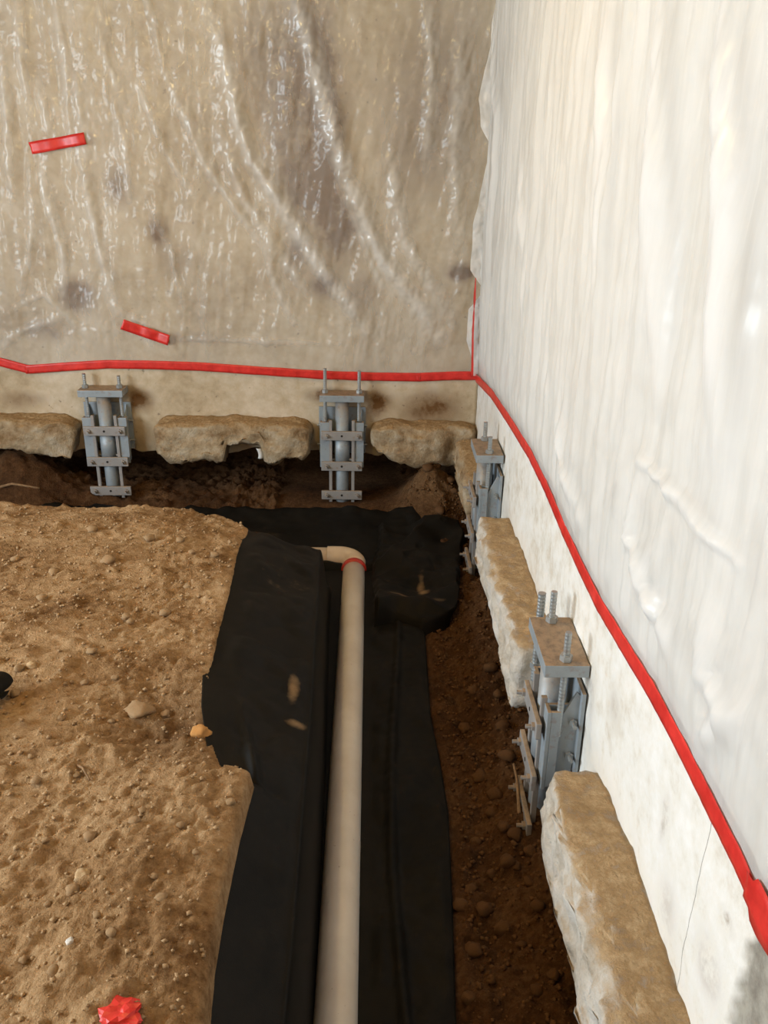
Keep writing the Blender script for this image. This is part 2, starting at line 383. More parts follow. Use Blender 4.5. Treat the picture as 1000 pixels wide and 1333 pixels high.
# rest of the cellar, behind and beside the camera
bm = bmesh.new()
for (y0, y1, z0, z1) in ((-2.2, -.25, -.6, ZC), (2.85, 5.35, -.6, ZC), (-.25, 2.85, -.6, .68), (-.25, 2.85, 2.22, ZC)):
    bx(bm, -4.75, -4.5, y0, y1, z0, z1)
wl = obj('wall_left', bm, MT['concrete']); tag(wl, kind='structure')
bm = bmesh.new()
for (y0, y1, z0, z1) in ((-.25, -.19, .68, 2.22), (2.79, 2.85, .68, 2.22), (-.19, 2.79, .68, .74), (-.19, 2.79, 2.16, 2.22)):
    bx(bm, -4.70, -4.48, y0, y1, z0, z1)
tag(obj('window_1', bm, MT['frame']), kind='structure')
bm = bmesh.new(); bx(bm, -4.75, XW + .25, -2.45, -2.2, -.6, ZC); tag(obj('wall_rear', bm, MT['concrete']), kind='structure')
bm = bmesh.new(); bx(bm, -4.75, XW + .25, -2.45, YW + .25, ZC + .24, ZC + .27); ceil = tag(obj('ceiling', bm, MT['wood']), kind='structure')
jm = None
for i, y in enumerate(np.arange(-2.0, YW, .406)):
    if jm is None:
        bm = bmesh.new(); bx(bm, -4.74, XW + .24, -.019, .019, ZC, ZC + .24); jm = bm_mesh('joist', bm)
    o = link('joist', jm, MT['wood'], ceil, smooth=False); o.location.y = y
for (x, y, z), lab in zip(BULBS, ('bare warm bulb hanging from the joists above the dirt mound', 'bare warm bulb hanging from the joists at the rear of the cellar')):
    e = empty('hanging_bulb', (x, y, z)); tag(e, lab, 'light bulb', 'hanging bulbs')
    bm = bmesh.new(); cyl(bm, (0, 0, .10), (0, 0, .14), .02); cyl(bm, (0, 0, .14), (0, 0, ZC + .24 - z), .003, 6); obj('socket', bm, MT['black'], e)
    bm = bmesh.new(); cyl(bm, (0, 0, .07), (0, 0, .12), .014); obj('bulb_base', bm, MT['rod'], e)

# ------------------------------------------------------------------ broken footing pieces
def footing(name, label, axis, a0, a1, prot, ztop, zbot, seed, bottom=None, front=None, taper=(0.03, 0.03), group='broken footing pieces'):
    """a lump of footing along the wall from a0 to a1 (X for the back wall, Y for the right one)"""
    n, m, r = max(10, int((a1-a0)/.018)), 16, 14
    bm = bmesh.new(); bmesh.ops.create_cube(bm, size=2.0)
    for ax, cnt in ((0, max(16, int((a1 - a0) / .022))), (1, 12), (2, 16)):
        for i in range(1, cnt):
            no = [0, 0, 0]; no[ax] = 1; co_ = [0, 0, 0]; co_[ax] = -1 + 2 * i / cnt
            bmesh.ops.bisect_plane(bm, geom=bm.verts[:] + bm.edges[:] + bm.faces[:], plane_co=co_, plane_no=no)
    L = (a1 - a0) / 2; mid = (a0 + a1) / 2
    for vv in bm.verts:
        s, d, h = vv.co                                     # along, outward (-1 wall .. 1 front), height
        # soften corners: superellipse rounding of the front/ends
        def rnd(p, q, k): 
            mm = max(abs(p), abs(q)); 
            if mm < 1e-6: return 1
            return mm / ((abs(p)**k + abs(q)**k)**(1/k))
        k1 = rnd(s, h, 7); k2 = rnd(max(d, 0), h, 4.2); k3 = rnd(s, max(d, 0), 6)
        ss = s * min(k1, k3); dd = d * (min(k2, k3) if d > 0 else 1); hh = h * min(k1, k2)
        along = mid + ss * L
        zb = zbot + (bottom(along) if bottom else 0)
        zz = zb + (hh + 1) / 2 * (ztop - zb)
        out = (dd + 1) / 2 * (prot + (front(along) if front else 0)) - .004
        p = Vector((along * 1.0, out, zz))
        q = Vector((along + seed, out, zz))
        nz = mnoise.fractal(q * 7, .9, 2.1, 4) * .018 + mnoise.noise(q * 48) * .006 + mnoise.noise(q * 22) * .010
        w = min(1, max(0, out / .05))
        k = 1 if hh > -.5 else 2.2
        zz += nz * k * (0.6 if hh > .8 else 1) + (.012 * mnoise.noise(q * 6) if hh > .5 else 0)
        out += w * nz * 1.2
        along += mnoise.noise(q * 9 + Vector((5, 5, 5))) * .03 * abs(ss) ** 4
        vv.co = (along, YW - out, zz) if axis == 'x' else (XW - out, along, zz)
    o = obj(name, bm, MT['footing_earthy' if axis == 'x' or a0 > 4.2 else 'footing'], None, True)
    return tag(o, label, 'footing', group)
def bxv(x, y): return on_back(x, y, YW - .1).x
gB = bxv(318, 580)
footing('footing_block', 'tan broken footing block under the back wall with earth bank beneath', 'x', -3.2, bxv(97, 560), .17, .02, -.20, 1.3,
        bottom=lambda x: .03 * math.sin(x * 5))
footing('footing_block', 'footing block between the two back wall piers with notched underside', 'x', bxv(203, 560), bxv(404, 560), .18, .02, -.23, 5.7,
        bottom=lambda x: (.12 if abs(x - gB) < .115 else 0) + .03 * math.exp(-((x - bxv(385, 580)) / .08)**2) + .05 * math.exp(-((x - bxv(203, 580)) / .07)**2))
footing('footing_block', 'ragged footing block against the back wall in the corner', 'x', bxv(484, 560), XW - .01, .17, .01, -.23, 9.1,
        bottom=lambda x: .09 * math.exp(-((x - bxv(484, 580)) / .12)**2), front=lambda x: -.05 * math.exp(-((x - bxv(590, 580)) / .06)**2))
footing('footing_block', 'narrow footing stub in the corner beside the right wall pier', 'y', 4.52, 5.14,   .15, -.03, -.27, 3.7,
        bottom=lambda y: .08 * sstep(4.7, 5.1, y))
footing('footing_block', 'dusty footing block between the two right wall piers', 'y', 2.72, 3.93, .155, 0.0, -.23, 12.9,
        bottom=lambda y: -.06 * math.exp(-((y - 2.75) / .12)**2))
footing('footing_block', 'long dusty footing block with white side in front of the near pier', 'y', -.2, 2.12, .166, 0.0, -.25, 15.2)

# ------------------------------------------------------------------ underpinning piers
def rod_bm(x, y, z0, z1, r=.0105):
    bm = bmesh.new(); n = int((z1 - z0) / .006); seg = 10
    rings = []
    for i in range(n + 1):
        z = z0 + (z1 - z0) * i / n; rr = r * (1.0 if i % 2 else .91)
        rings.append([bm.verts.new((x + rr*math.cos(2*math.pi*k/seg), y + rr*math.sin(2*math.pi*k/seg), z)) for k in range(seg)])
    for a, b in zip(rings, rings[1:]):
        for k in range(seg): bm.faces.new((a[k], a[(k+1) % seg], b[(k+1) % seg], b[k]))
    bm.faces.new(rings[0][::-1]); bm.faces.new(rings[-1]); return bm
def nut_bm(x, y, z, r=.019, h=.018):
    bm = bmesh.new(); cyl(bm, (x, y, z), (x, y, z + h), r, 6); return bm
def pier(loc, rz, label, tilt=0.0, extra_rod=False, rod_top=.31, half=.13):
    e = empty('foundation_pier', loc, rz); e.rotation_euler = (0, tilt, rz)
    tag(e, label, 'pier', 'steel foundation piers')
    bm = bmesh.new(); bx(bm, -half, half, -.165, -.035, .16, .2, .003); cap = obj('cap_plate', bm, MT['steel'], e)
    bm = bmesh.new(); cyl(bm, (0, -.105, -.85), (0, -.105, .16), .040, 28); tube = obj('pier_tube', bm, MT['steel'], e, True)
    bm = bmesh.new(); cyl(bm, (0, -.105, -.24), (0, -.105, -.06), .047, 28); obj('tube_sleeve', bm, MT['steel'], e, True)
    for i, (x, y, top) in enumerate(((.030 - half, -.100, rod_top), (half - .030, -.100, rod_top - .012))):
        r = obj('threaded_rod', rod_bm(x, y, -.06, top), MT['rod'], e)
        obj('nut', nut_bm(x, y, .201), MT['rod'], r)
    if extra_rod:
        r = obj('threaded_rod', rod_bm(-.172, -.125, -.05, .27, .013), MT['rod'], e)
        obj('nut', nut_bm(-.172, -.125, .0), MT['rod'], r)
    for s in (-1, 1):
        # upright channel that carries the rod
        bm = bmesh.new()
        bx(bm, s*.076, s*.130, -.140, -.128, -.25, .03, .002); bx(bm, s*.076, s*.088, -.128, -.06, -.25, .03, .002)
        bx(bm, s*.118, s*.1295, -.128, -.10, -.24, .03, .002)
        obj('bracket_channel', bm, MT['steel'], e)
        # triangular wing against the wall
        bm = bmesh.new(); vs_ = []
        for xx in (s*.106, s*.116):
            vs_.append([bm.verts.new((xx, yy, zz)) for yy, zz in ((-.127, -.06), (-.127, -.20), (-.05, -.20), (-.036, .07), (-.055, .09))])
        bm.faces.new(vs_[0]); bm.faces.new(vs_[1][::-1])
        for k in range(5): bm.faces.new((vs_[0][k], vs_[0][(k+1) % 5], vs_[1][(k+1) % 5], vs_[1][k]))
        wg = obj('bracket_wing', bm, MT['steel'], e)
        for zz in (-.01, -.13):
            bm = bmesh.new(); cyl(bm, (s*.112, -.06, zz), (s*.150, -.06, zz), .007, 8); cyl(bm, (s*.115, -.06, zz), (s*.126, -.06, zz), .013, 6)
            obj('bolt', bm, MT['rod'], wg)
        bm = bmesh.new(); bx(bm, s*.058, s*.076, -.150, -.132, -.47, .045, .002); obj('clamp_strap', bm, MT['bar'], e)
    bm = bmesh.new(); bx(bm, -.14, .14, -.046, -.034, -.19, .10, .002); obj('back_plate', bm, MT['steel'], e)
    bm = bmesh.new(); bx(bm, -.105, .105, -.125, -.047, -.212, -.200, .002); obj('seat_plate', bm, MT['bar'], e)
    for k, z in enumerate((-.045, -.235, -.42)):
        w_ = .122
        bm = bmesh.new(); bx(bm, -w_, w_, -.168, -.152, z - .028, z + .028, .003)
        b = obj('cross_bar', bm, MT['bar'], e)
        for s in (-1, 1):
            bm = bmesh.new(); cyl(bm, (s*.092, -.150, z), (s*.092, -.195, z), .007, 8); cyl(bm, (s*.092, -.168, z), (s*.092, -.178, z), .014, 6)
            obj('bolt', bm, MT['bar'], b)
        bm = bmesh.new(); cyl(bm, (0, -.1675, z), (0, -.1692, z), .007, 12); obj('bolt_hole', bm, MT['hole'], b)
    return e
def pxX(x, y): return on_back(x, y, YW - .14).x
pier((pxX(130, 512), YW + .03, .0), 0, 'steel push pier on the back wall beside the earth bank', tilt=-.012, rod_top=.285)
pier((pxX(445, 522), YW + .03, -.01), 0, 'steel push pier on the back wall with rods crossing the red tape', rod_top=.345)
pier((XW + .03, 4.27, 0), -math.pi/2, 'steel push pier on the right wall beside the corner', rod_top=.295)
pier((XW + .03, 2.415, 0), -math.pi/2, 'dusty steel push pier on the right wall between two footing blocks', extra_rod=True, rod_top=.305, half=.145)

# ------------------------------------------------------------------ drain pipe
PX, PY, PZ, PR = -.066, 4.46, -.497, .057
root = empty('drain_pipe', (PX, 2.6, PZ - PR)); tag(root, 'white plastic drain pipe with elbow lying in the black lined trench', 'pipe')
def pipe_mesh(path, r, seg=32, inner=None):
    bm = bmesh.new(); rings = []; n = len(path)
    for i, p in enumerate(path):
        d = (path[min(i+1, n-1)] - path[max(i-1, 0)]).normalized(); up = Vector((0, 0, 1)); s = d.cross(up).normalized()
        rr = r[i] if isinstance(r, (list, tuple)) else r
        rings.append([bm.verts.new(p + s*math.cos(2*math.pi*k/seg)*rr + up*math.sin(2*math.pi*k/seg)*rr) for k in range(seg)])
    for a, b in zip(rings, rings[1:]):
        for k in range(seg): bm.faces.new((a[k], b[k], b[(k+1) % seg], a[(k+1) % seg]))
    bm.faces.new(rings[0]); bm.faces.new(rings[-1][::-1]); return bm
off = Vector((PX, 2.6, PZ - PR)); c0 = Vector((0, 0, PR))
RB = .085
y_el = PY - 2.6 - RB
obj('pipe_run', pipe_mesh([c0 + Vector((0, t_, 0)) for t_ in np.linspace(-3.4, y_el - .01, 12)], PR), MT['pvc'], root, True)
arc = [c0 + Vector((-RB + RB*math.cos(a), y_el + RB*math.sin(a), 0)) for a in np.linspace(0, math.pi/2, 14)]
path = [arc[0] + Vector((0, -.06, 0)), arc[0] + Vector((0, -.058, 0))] + arc + [arc[-1] + Vector((-.058, 0, 0)), arc[-1] + Vector((-.06, 0, 0))]
el = obj('elbow', pipe_mesh(path, [PR + .004] + [PR + .007]*(len(path) - 2) + [PR + .004]), MT['pvc_fitting'], root, True)
obj('primer_band', pipe_mesh([arc[0] + Vector((0, a, 0)) for a in (-.075, -.06, -.045)], [PR + .0085]*3), MT['primer'], root, True)
obj('pipe_branch', pipe_mesh([arc[-1] + Vector((-t_, 0, 0)) for t_ in np.linspace(.03, 2.3, 8)], PR), MT['pvc_fitting'], root, True)

# ------------------------------------------------------------------ black geotextile
def fabric(name, P, label, dust):
    me = grid_mesh(name, P); attr(me, 'dust', dust); o = link(name, me, MT['fabric'])
    md = o.modifiers.new('thickness', 'SOLIDIFY'); md.thickness = .003; md.offset = 1
    return tag(o, label, 'fabric', 'black fabric in the trench')
ny = 420; nx = 150
yy = np.linspace(.9, 4.30, ny); tt = np.linspace(0, 1, nx)
Yg, Tg = np.meshgrid(yy, tt, indexing='ij')
L = lip(Yg); x0 = Xe(Yg) - .03; x1 = Xr(Yg)
Xg = np.where(Tg < .4, x0 + (L - .02 - x0) * Tg / .4, np.where(Tg < .65, L - .02 + .085 * (Tg - .4) / .25, L + .065 + (x1 - L - .065) * (Tg - .65) / .35))
Zg = soil_smooth(Xg, Yg) + .004
onm = sstep(x0 + .03, x0 + .12, Xg) * (1 - sstep(L - .06, L, Xg))
Zg += onm * (np.maximum(fbm(Xg, Yg, 4, 3, 61) * .022 + .012, .003) + .03 * np.exp(-((Xg + .33 + (Yg - 2.2) * .25) / .015)**2) * np.exp(-((Yg - 2.15) / .18)**2))
onr = sstep(.02, .06, Xg) * (1 - sstep(x1 - .03, x1, Xg))
Zg += onr * (.008 + fbm(Xg, Yg, 5, 3, 63) * .015 + .016 * np.exp(-((Xg - .12 - .03*np.sin(Yg*2)) / .014)**2))
Zg += .007 * sstep(x1 - .03, x1, Xg)
dust = gauss(Xg, Yg, [(on_z(382, 890, -.08).x, on_z(382, 890, -.08).y, .022, .09, 1.3), (on_z(385, 932, -.08).x, on_z(385, 932, -.08).y, .035, .02, 1.2), (-.4, 3.4, .2, .3, .25)])
fabric('landscape_fabric', np.stack([Xg, Yg, Zg], -1), 'long black fabric draped over the mound side and lining the trench', dust)
# lining of the trench along the back wall
Xb, Yb = np.meshgrid(np.linspace(-3.2, .42, 290), np.linspace(4.0, 5.06, 80))
Zb = soil_smooth(Xb, Yb) + .006 + .012 + fbm(Xb, Yb, 4, 3, 67) * .014
Zb = np.where(Yb < 4.33, soil_smooth(Xb, Yb) - .002 - .03 * (4.33 - Yb), Zb)
Zb = Zb + .03 * sstep(4.9, 5.06, Yb) * (1 + fbm(Xb, Yb*0, 6, 2, 68))
Zb = np.minimum(Zb, -.455 + .03 * fbm(Xb, Yb, 5, 2, 69))
# keep clear of the pipe branch, which rests on it
near = np.exp(-((Yb - PY) / .09)**4) * (Xb < -.05)
Zb = np.where(near > .3, np.minimum(Zb, PZ - PR - .004), Zb)
fabric('landscape_fabric', np.stack([Xb, Yb, Zb], -1)[:, :, :], 'black fabric lining the trench along the back wall', gauss(Xb, Yb, [(-.6, 4.7, .5, .1, .3)]))
# loose flap folded over towards the corner
a = np.linspace(0, 1, 110); b = np.linspace(0, 1, 150)
A, B = np.meshgrid(a, b)
near_y, far_y = 3.66, 4.78
Yf = near_y + (far_y - near_y) * B + .03 * np.sin(A * 7) * (1 - B) + .02
xl = np.interp(B, [0, .3, .7, 1], [.035, .03, .05, .06]); xr = np.interp(B, [0, .08, .4, .8, 1], [.36, .41, .47, .53, .52])
Xf = xl + (xr - xl) * A + .01 * np.sin(B * 9)
Zf = np.maximum(soil_smooth(Xf, Yf), -.56) + .035 + fbm(Xf, Yf, 3.5, 3, 71) * .045 + .030
ridge = np.exp(-((A - (.15 + .9 * (B - .45))) / .09)**2) * sstep(.35, .55, B); Zf += ridge * .06
ridge = np.exp(-((B - .09 - .10 * A) / .055)**2); Zf += ridge * .055
Zf += -.085 * (1 - sstep(0, .05, B)) - .03 * (1 - sstep(0, .06, A)) - .05 * sstep(.95, 1, A)
Zf += .06 * np.exp(-((B - .62) / .05)**2) * np.exp(-((A - .75) / .3)**2)
Zf = np.minimum(Zf, -.40 + .06 * fbm(Xf, Yf, 3, 2, 73))
dust = gauss(A, B, [(.55, .33, .05, .12, 1.0), (.3, .17, .2, .02, 1.0), (.75, .14, .15, .015, .8), (.6, .25, .06, .05, .8)])
fabric('landscape_fabric', np.stack([Xf, Yf, Zf], -1), 'loose black fabric flap folded in the trench below the corner', dust)
# scrap of dark fabric at the mound's outer side
p = on_z(-20, 935, 0.0)
A, B = np.meshgrid(np.linspace(0, 1, 30), np.linspace(0, 1, 40))
ang = A * 5.2; rr = .030 + .006 * np.sin(B * 9) + .004 * A
P = np.stack([p.x + rr * np.cos(ang) + .03 * (B - .5), p.y + (B - .5) * .24, soil_z(p.x, p.y) + .04 + rr * np.sin(ang) + .006 * np.sin(B * 5)], -1)
me = grid_mesh('fabric_scrap', P); attr(me, 'dust', np.zeros(P.shape[:2])); tag(link('fabric_scrap', me, MT['fabric']), 'small rolled scrap of black fabric lying on the dirt mound', 'fabric')

# ------------------------------------------------------------------ plastic sheeting
def polydist(U, V, pts):
    best = np.full(U.shape, 9.0); par = np.zeros(U.shape)
    acc = 0; lens = [math.dist(pts[i], pts[i+1]) for i in range(len(pts)-1)]; tot = sum(lens)
    for i in range(len(pts)-1):
        ax, ay = pts[i]; bx_, by_ = pts[i+1]; dx, dy = bx_-ax, by_-ay
        t_ = np.clip(((U-ax)*dx + (V-ay)*dy) / (dx*dx+dy*dy), 0, 1)
        d = np.hypot(U-ax-t_*dx, V-ay-t_*dy); m_ = d < best
        best = np.where(m_, d, best); par = np.where(m_, (acc + t_*lens[i]) / tot, par); acc += lens[i]
    return best, par
def ridges(U, V, curves, tomap, haze):
    s = np.zeros(U.shape)
    for pts, wid, amp in curves:
        q = [tomap(x, y) for x, y in pts]
        d, t_ = polydist(U, V, q)
        env = np.sin(np.pi * np.clip(t_ * .9 + .05, 0, 1))**.6
        wd = wid * 1.9 * (1 + .35 * np.sin(t_ * 9 + wid * 900))
        s += amp * .8 * np.exp(-(d / wd)**2) * env
        haze[...] = np.maximum(haze, env * amp / .03 * np.exp(-(d / (wid * 1.7))**2))  # white streak on each fold, drawn in place of its reflection
    return s
tape_back = [(-160, 462), (-60, 464), (0, 470), (38, 480), (90, 477), (140, 474), (260, 477), (330, 482), (420, 488), (480, 490), (545, 490), (590, 489), (624, 489)]
tb = [on_back(x, y, YW - .015) for x, y in tape_back]
def tape_z(X): return np.interp(X, [p.x for p in tb], [p.z for p in tb])
u = np.linspace(-3.2, XW - .012, 520); v = np.linspace(0, 1, 330); U, V = np.meshgrid(u, v)
z0 = tape_z(U) - .012; Zs = z0 + (ZC - .02 - z0) * V
cur = [([(262, -20), (290, 70), (310, 150), (330, 210), (370, 270), (415, 345), (480, 430)], .022, .040),
       ([(380, -20), (412, 90), (435, 180), (462, 255), (500, 340), (575, 440)], .026, .042),
       ([(285, 170), (320, 260), (350, 310), (400, 380)], .016, .022), ([(180, 110), (205, 170), (225, 210), (250, 250)], .012, .020),
       ([(150, 130), (165, 190), (170, 260)], .011, .018), ([(52, 195), (62, 250), (85, 330), (82, 410)], .014, .026),
       ([(105, 180), (118, 255), (133, 330), (150, 395)], .013, .026), ([(50, 100), (62, 150), (70, 180)], .013, .02), ([(100, 100), (108, 150), (110, 178)], .013, .02),
       ([(0, 60), (12, 150), (18, 260)], .016, .022), ([(215, 90), (235, 140), (280, 240)], .012, .018), ([(40, 205), (45, 300), (30, 380)], .012, .018),
       ([(240, 130), (280, 230), (300, 260), (350, 330)], .013, .018), ([(555, -10), (562, 90), (552, 220)], .016, .024), ([(505, 200), (525, 310), (590, 420)], .022, .022),
       ([(80, 410), (30, 430), (0, 452)], .014, .016), ([(150, 400), (190, 420), (200, 460)], .014, .014), ([(215, 440), (320, 442), (440, 447)], .010, .012),
       ([(25, 0), (30, 80), (45, 170)], .014, .02), ([(75, 0), (88, 90), (92, 170)], .012, .018), ([(130, -10), (140, 70), (158, 130)], .012, .018), ([(190, -10), (215, 90)], .012, .016),
       ([(340, 300), (360, 370), (390, 430)], .014, .014), ([(190, 250), (225, 330), (240, 400)], .012, .014), ([(600, 60), (590, 200), (600, 330)], .02, .018), ([(440, 230), (480, 330), (500, 380)], .012, .016), ([(20, 400), (60, 380), (110, 430)], .012, .014)]
haze_b = np.zeros(U.shape); rd = ridges(U, Zs, cur, bpt, haze_b)
fan = U + (2.3 - Zs) * .10 * (U + 1.9)
Dp = .026 + fbm(fan, Zs * .18, 7, 3, 81) * .016 + fbm(fan, Zs * .5, 20, 3, 83) * .006 + fbm(U, Zs, 9, 3, 85) * .004 + fbm(U, Zs, 30, 2, 86) * .0016
hold = sstep(0, .22, Zs - z0)                              # taped flat at the bottom
patch = [(on_back(75, 187), .09), (on_back(190, 433), .08)]
Dp = .014 + (np.maximum(Dp + rd, .008) - .014) * hold
Dp = np.maximum(Dp, .008)
me = grid_mesh('plastic_sheet', np.stack([U, YW - Dp, Zs], -1)); attr(me, 'fold_haze', np.clip(haze_b * (1 + .8 * fbm(U, Zs, 12, 3, 88)), 0, 1.2))
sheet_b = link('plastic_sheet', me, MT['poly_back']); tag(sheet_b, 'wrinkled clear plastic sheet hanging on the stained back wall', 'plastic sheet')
def sheet_off(X, Zc):
    i = int(np.clip(np.searchsorted(u, X), 0, len(u)-1)); zz0 = tape_z(X) - .012; j = int(np.clip((Zc - zz0) / (ZC - zz0) * (len(v)-1), 0, len(v)-1))
    return Dp[j, i]

tape_right = [(622, 487), (640, 512), (662, 545), (690, 590), (712, 635), (735, 690), (757, 738), (780, 785), (812, 838), (850, 900), (890, 975), (930, 1055), (962, 1118), (984, 1168), (1000, 1200)]
tr_ = [on_right(x, y, XW - .012) for x, y in tape_right]
tr_[0].y = YW - .02
tyy = [p.y for p in tr_][::-1]; tzz = [p.z for p in tr_][::-1]
def tape_zr(Y): return np.interp(Y, tyy, tzz)
# the free edge of this sheet turns the corner and laps onto the back wall
edge = [(-20, .0), (0, .0), (60, .02), (130, .07), (165, .055), (190, .0), (225, .02), (290, .065), (350, .06), (376, -.02), (400, .065), (440, .07), (470, .03), (490, .03), (520, .03)]
ez = [on_back(620, y).z for y, _ in edge][::-1]; ew = [w_ for _, w_ in edge][::-1]
sv = np.linspace(0, 1, 560)**1.35
SV, V2 = np.meshgrid(sv, np.linspace(0, 1, 300))
Ynear = -1.2
z1 = ZC - .02
lap0 = .05
# first pass with a mean bottom, then true
def right_sheet():
    Ycur = YW - .02 - np.clip(SV * (YW - Ynear) - .06, 0, None)
    zb_ = tape_zr(Ycur) - .012
    Z_ = zb_ + (z1 - zb_) * V2
    lap = np.interp(Z_, ez, ew)
    s = -lap + SV * (YW - Ynear + lap)                     # distance from the corner, negative on the back wall
    Y_ = YW - .045 - np.maximum(s, 0)
    zb_ = tape_zr(Y_) - .012; Z_ = zb_ + (z1 - zb_) * V2
    return s, Y_, Z_, zb_
S, Yq, Zq, zbq = right_sheet()
nz = .030 + fbm(Yq, Zq * .10, 5.0, 2, 91) * .016 + fbm(Yq, Zq * .10, 15, 3, 93) * .010 + fbm(Yq, Zq, 6, 3, 95) * .004
def rpt(x, y): p = on_right(x, y); return p.y, p.z
haze_r = np.zeros(Yq.shape)
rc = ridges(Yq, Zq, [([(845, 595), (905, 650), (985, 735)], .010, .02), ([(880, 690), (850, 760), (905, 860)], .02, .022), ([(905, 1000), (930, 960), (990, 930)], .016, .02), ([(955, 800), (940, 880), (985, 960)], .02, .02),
                     ([(700, 0), (690, 200), (690, 420)], .02, .02), ([(800, 0), (800, 200), (790, 420)], .03, .022), ([(870, 0), (880, 250), (870, 520)], .03, .026), ([(960, 0), (975, 250), (960, 600)], .03, .03),
                     ([(740, 500), (745, 600), (770, 680)], .014, .016), ([(850, 600), (835, 700), (870, 800)], .014, .016), ([(650, 0), (655, 150), (645, 350)], .02, .02)], rpt, haze_r)
lowbag = fbm(Yq, Zq, 3.2, 3, 97) * .02 * sstep(.9, .3, Zq) * sstep(2.6, 1.6, Yq)
hold = sstep(0, .16, Zq - zbq)
Dq = np.maximum(.012 + (np.maximum(nz + rc + lowbag, .010) - .012) * hold, .008)
crn = fbm(S, Zq, 10, 3, 99) * .012 + .004
backoff = np.maximum(.05 + .5 * np.clip(-S, 0, 1) + crn, .012)
Xq = np.where(S >= 0, XW - Dq, XW - Dq + S)
bend = sstep(.0, .06, S)
Yq2 = np.where(S >= 0, Yq, YW - .045 - crn)
Yq2 = Yq2 - .03 * (1 - bend) * (S >= -.2) * (.5 + fbm(Zq, Zq * 0 + .5, 3, 2, 98)) * hold
me = grid_mesh('plastic_sheet', np.stack([Xq, Yq2, Zq], -1)); attr(me, 'fold_haze', np.clip(haze_r, 0, 1) + .6 * sstep(.03, -.02, S))
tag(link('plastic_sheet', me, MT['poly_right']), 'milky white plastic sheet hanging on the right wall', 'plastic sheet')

# ------------------------------------------------------------------ red tape
def ribbon(name, pts, width, normal, label, ragged=False, group=None, seg=.012, wob=.0012, seed=0, widths=None):
    """flat tape along 3D points lying against a surface with the given outward normal"""
    pts = [Vector(p) for p in pts]; N = Vector(normal).normalized()
    out = []; tot = 0; L_ = [0]
    for a_, b_ in zip(pts, pts[1:]): tot += (b_ - a_).length; L_.append(tot)
    n = max(4, int(tot / seg)); rows = []
    for i in range(n + 1):
        s = tot * i / n
        k = max(0, min(len(pts) - 2, int(np.searchsorted(L_, s, 'right') - 1)))
        f = (s - L_[k]) / max(1e-6, L_[k+1] - L_[k]); p_ = pts[k].lerp(pts[k+1], f); d = (pts[k+1] - pts[k]).normalized()
        out.append((p_, d, s / tot))
    for i, (p_, d, s) in enumerate(out):
        dd = sum((out[j][1] for j in range(max(0, i-2), min(len(out), i+3))), Vector()).normalized()
        side = N.cross(dd).normalized()
        w_ = width * (1 + .06 * mnoise.noise(Vector((s * tot * 9, seed, 1)))) if widths is None else np.interp(s, *widths)
        row = []
        for j in range(5):
            q = p_ + side * (j / 4 - .5) * w_ + N * (.002 + wob * mnoise.noise(Vector((s * tot * 30, j * .8, seed))) + .0012 * abs(mnoise.noise(Vector((s*tot*8, seed, 4)))))
            if ragged and i in (0, len(out)-1): q = q + dd * .006 * mnoise.noise(Vector((j * 3.1, seed, i)))
            row.append(q)
        rows.append(row)
    me = grid_mesh(name, np.array([[tuple(q) for q in r] for r in rows]))
    o = link(name, me, MT['tape']); md = o.modifiers.new('thickness', 'SOLIDIFY'); md.thickness = .0008
    return tag(o, label, 'tape', group)
off_b = .017
def tb_pts(seq): return [on_back(x, y, YW - off_b) for x, y in seq]
ribbon('red_tape', tb_pts([(-160, 462), (-60, 464), (0, 471), (38, 481)]), .051, (0, -1, 0), 'red tape strip along the sheet edge beside the earth bank, ending at a kink', True, 'red tape', seed=1)
ribbon('red_tape', tb_pts([(33, 481), (90, 477), (140, 474), (200, 475), (260, 477), (330, 482), (420, 488), (480, 490), (548, 491)]), .051, (0, -1, 0), 'long red tape strip sealing the sheet above the back wall piers', True, 'red tape', seed=2)
ribbon('red_tape', tb_pts([(542, 491), (590, 489), (621, 489)]), .052, (0, -1, 0), 'short red tape strip on the back wall meeting the corner', True, 'red tape', seed=3)
ribbon('red_tape', [Vector((XW - .02, YW - .045, tb[-1].z - .005))] + [on_right(x, y, XW - .015) for x, y in tape_right[1:14] + [(992, 1185)]], .048, (-1, 0, 0), 'long red tape strip sloping down along the right wall', True, 'red tape', seed=4)
ribbon('red_tape', [on_right(x, y, XW - .020) for x, y in [(972, 1150), (984, 1172), (1000, 1205), (1012, 1230)]], .10, (-1, 0, 0), 'crumpled red tape end at the lower end of the right wall strip', True, 'red tape', seed=5, widths=([0, .25, .3, .6, 1], [.05, .055, .085, .09, .07]))
cy = on_right(630, 430).y
ribbon('red_tape', [(XW - .060, on_right(634, 362).y, on_right(634, 362).z), (XW - .060, cy, on_right(630, 430).z), (XW - .052, on_right(627, 490).y, on_right(627, 490).z)], .05, (-1, -.3, 0), 'thin upright red tape strip in the wall corner', True, 'red tape', seed=6,
       widths=([0, .1, .22, .3, .35, .6, 1], [.008, .022, .036, .008, .022, .026, .034]))
def patch_pts(a_, b_):
    o_ = []
    for t_ in np.linspace(0, 1, 9):
        q = on_back(a_[0] + (b_[0]-a_[0])*t_, a_[1] + (b_[1]-a_[1])*t_); off_ = sheet_off(q.x, q.z)
        for dz in (-.02, 0, .02):
            for dx in (-.012, 0, .012): off_ = max(off_, sheet_off(q.x + dx, q.z + dz))
        o_.append(on_back(a_[0] + (b_[0]-a_[0])*t_, a_[1] + (b_[1]-a_[1])*t_, YW - off_ - .001))
    return o_
ribbon('red_tape', patch_pts((40, 193), (111, 180)), .060, (0, -1, 0), 'red tape piece tilted upward on the clear sheet', True, 'red tape', seed=7)
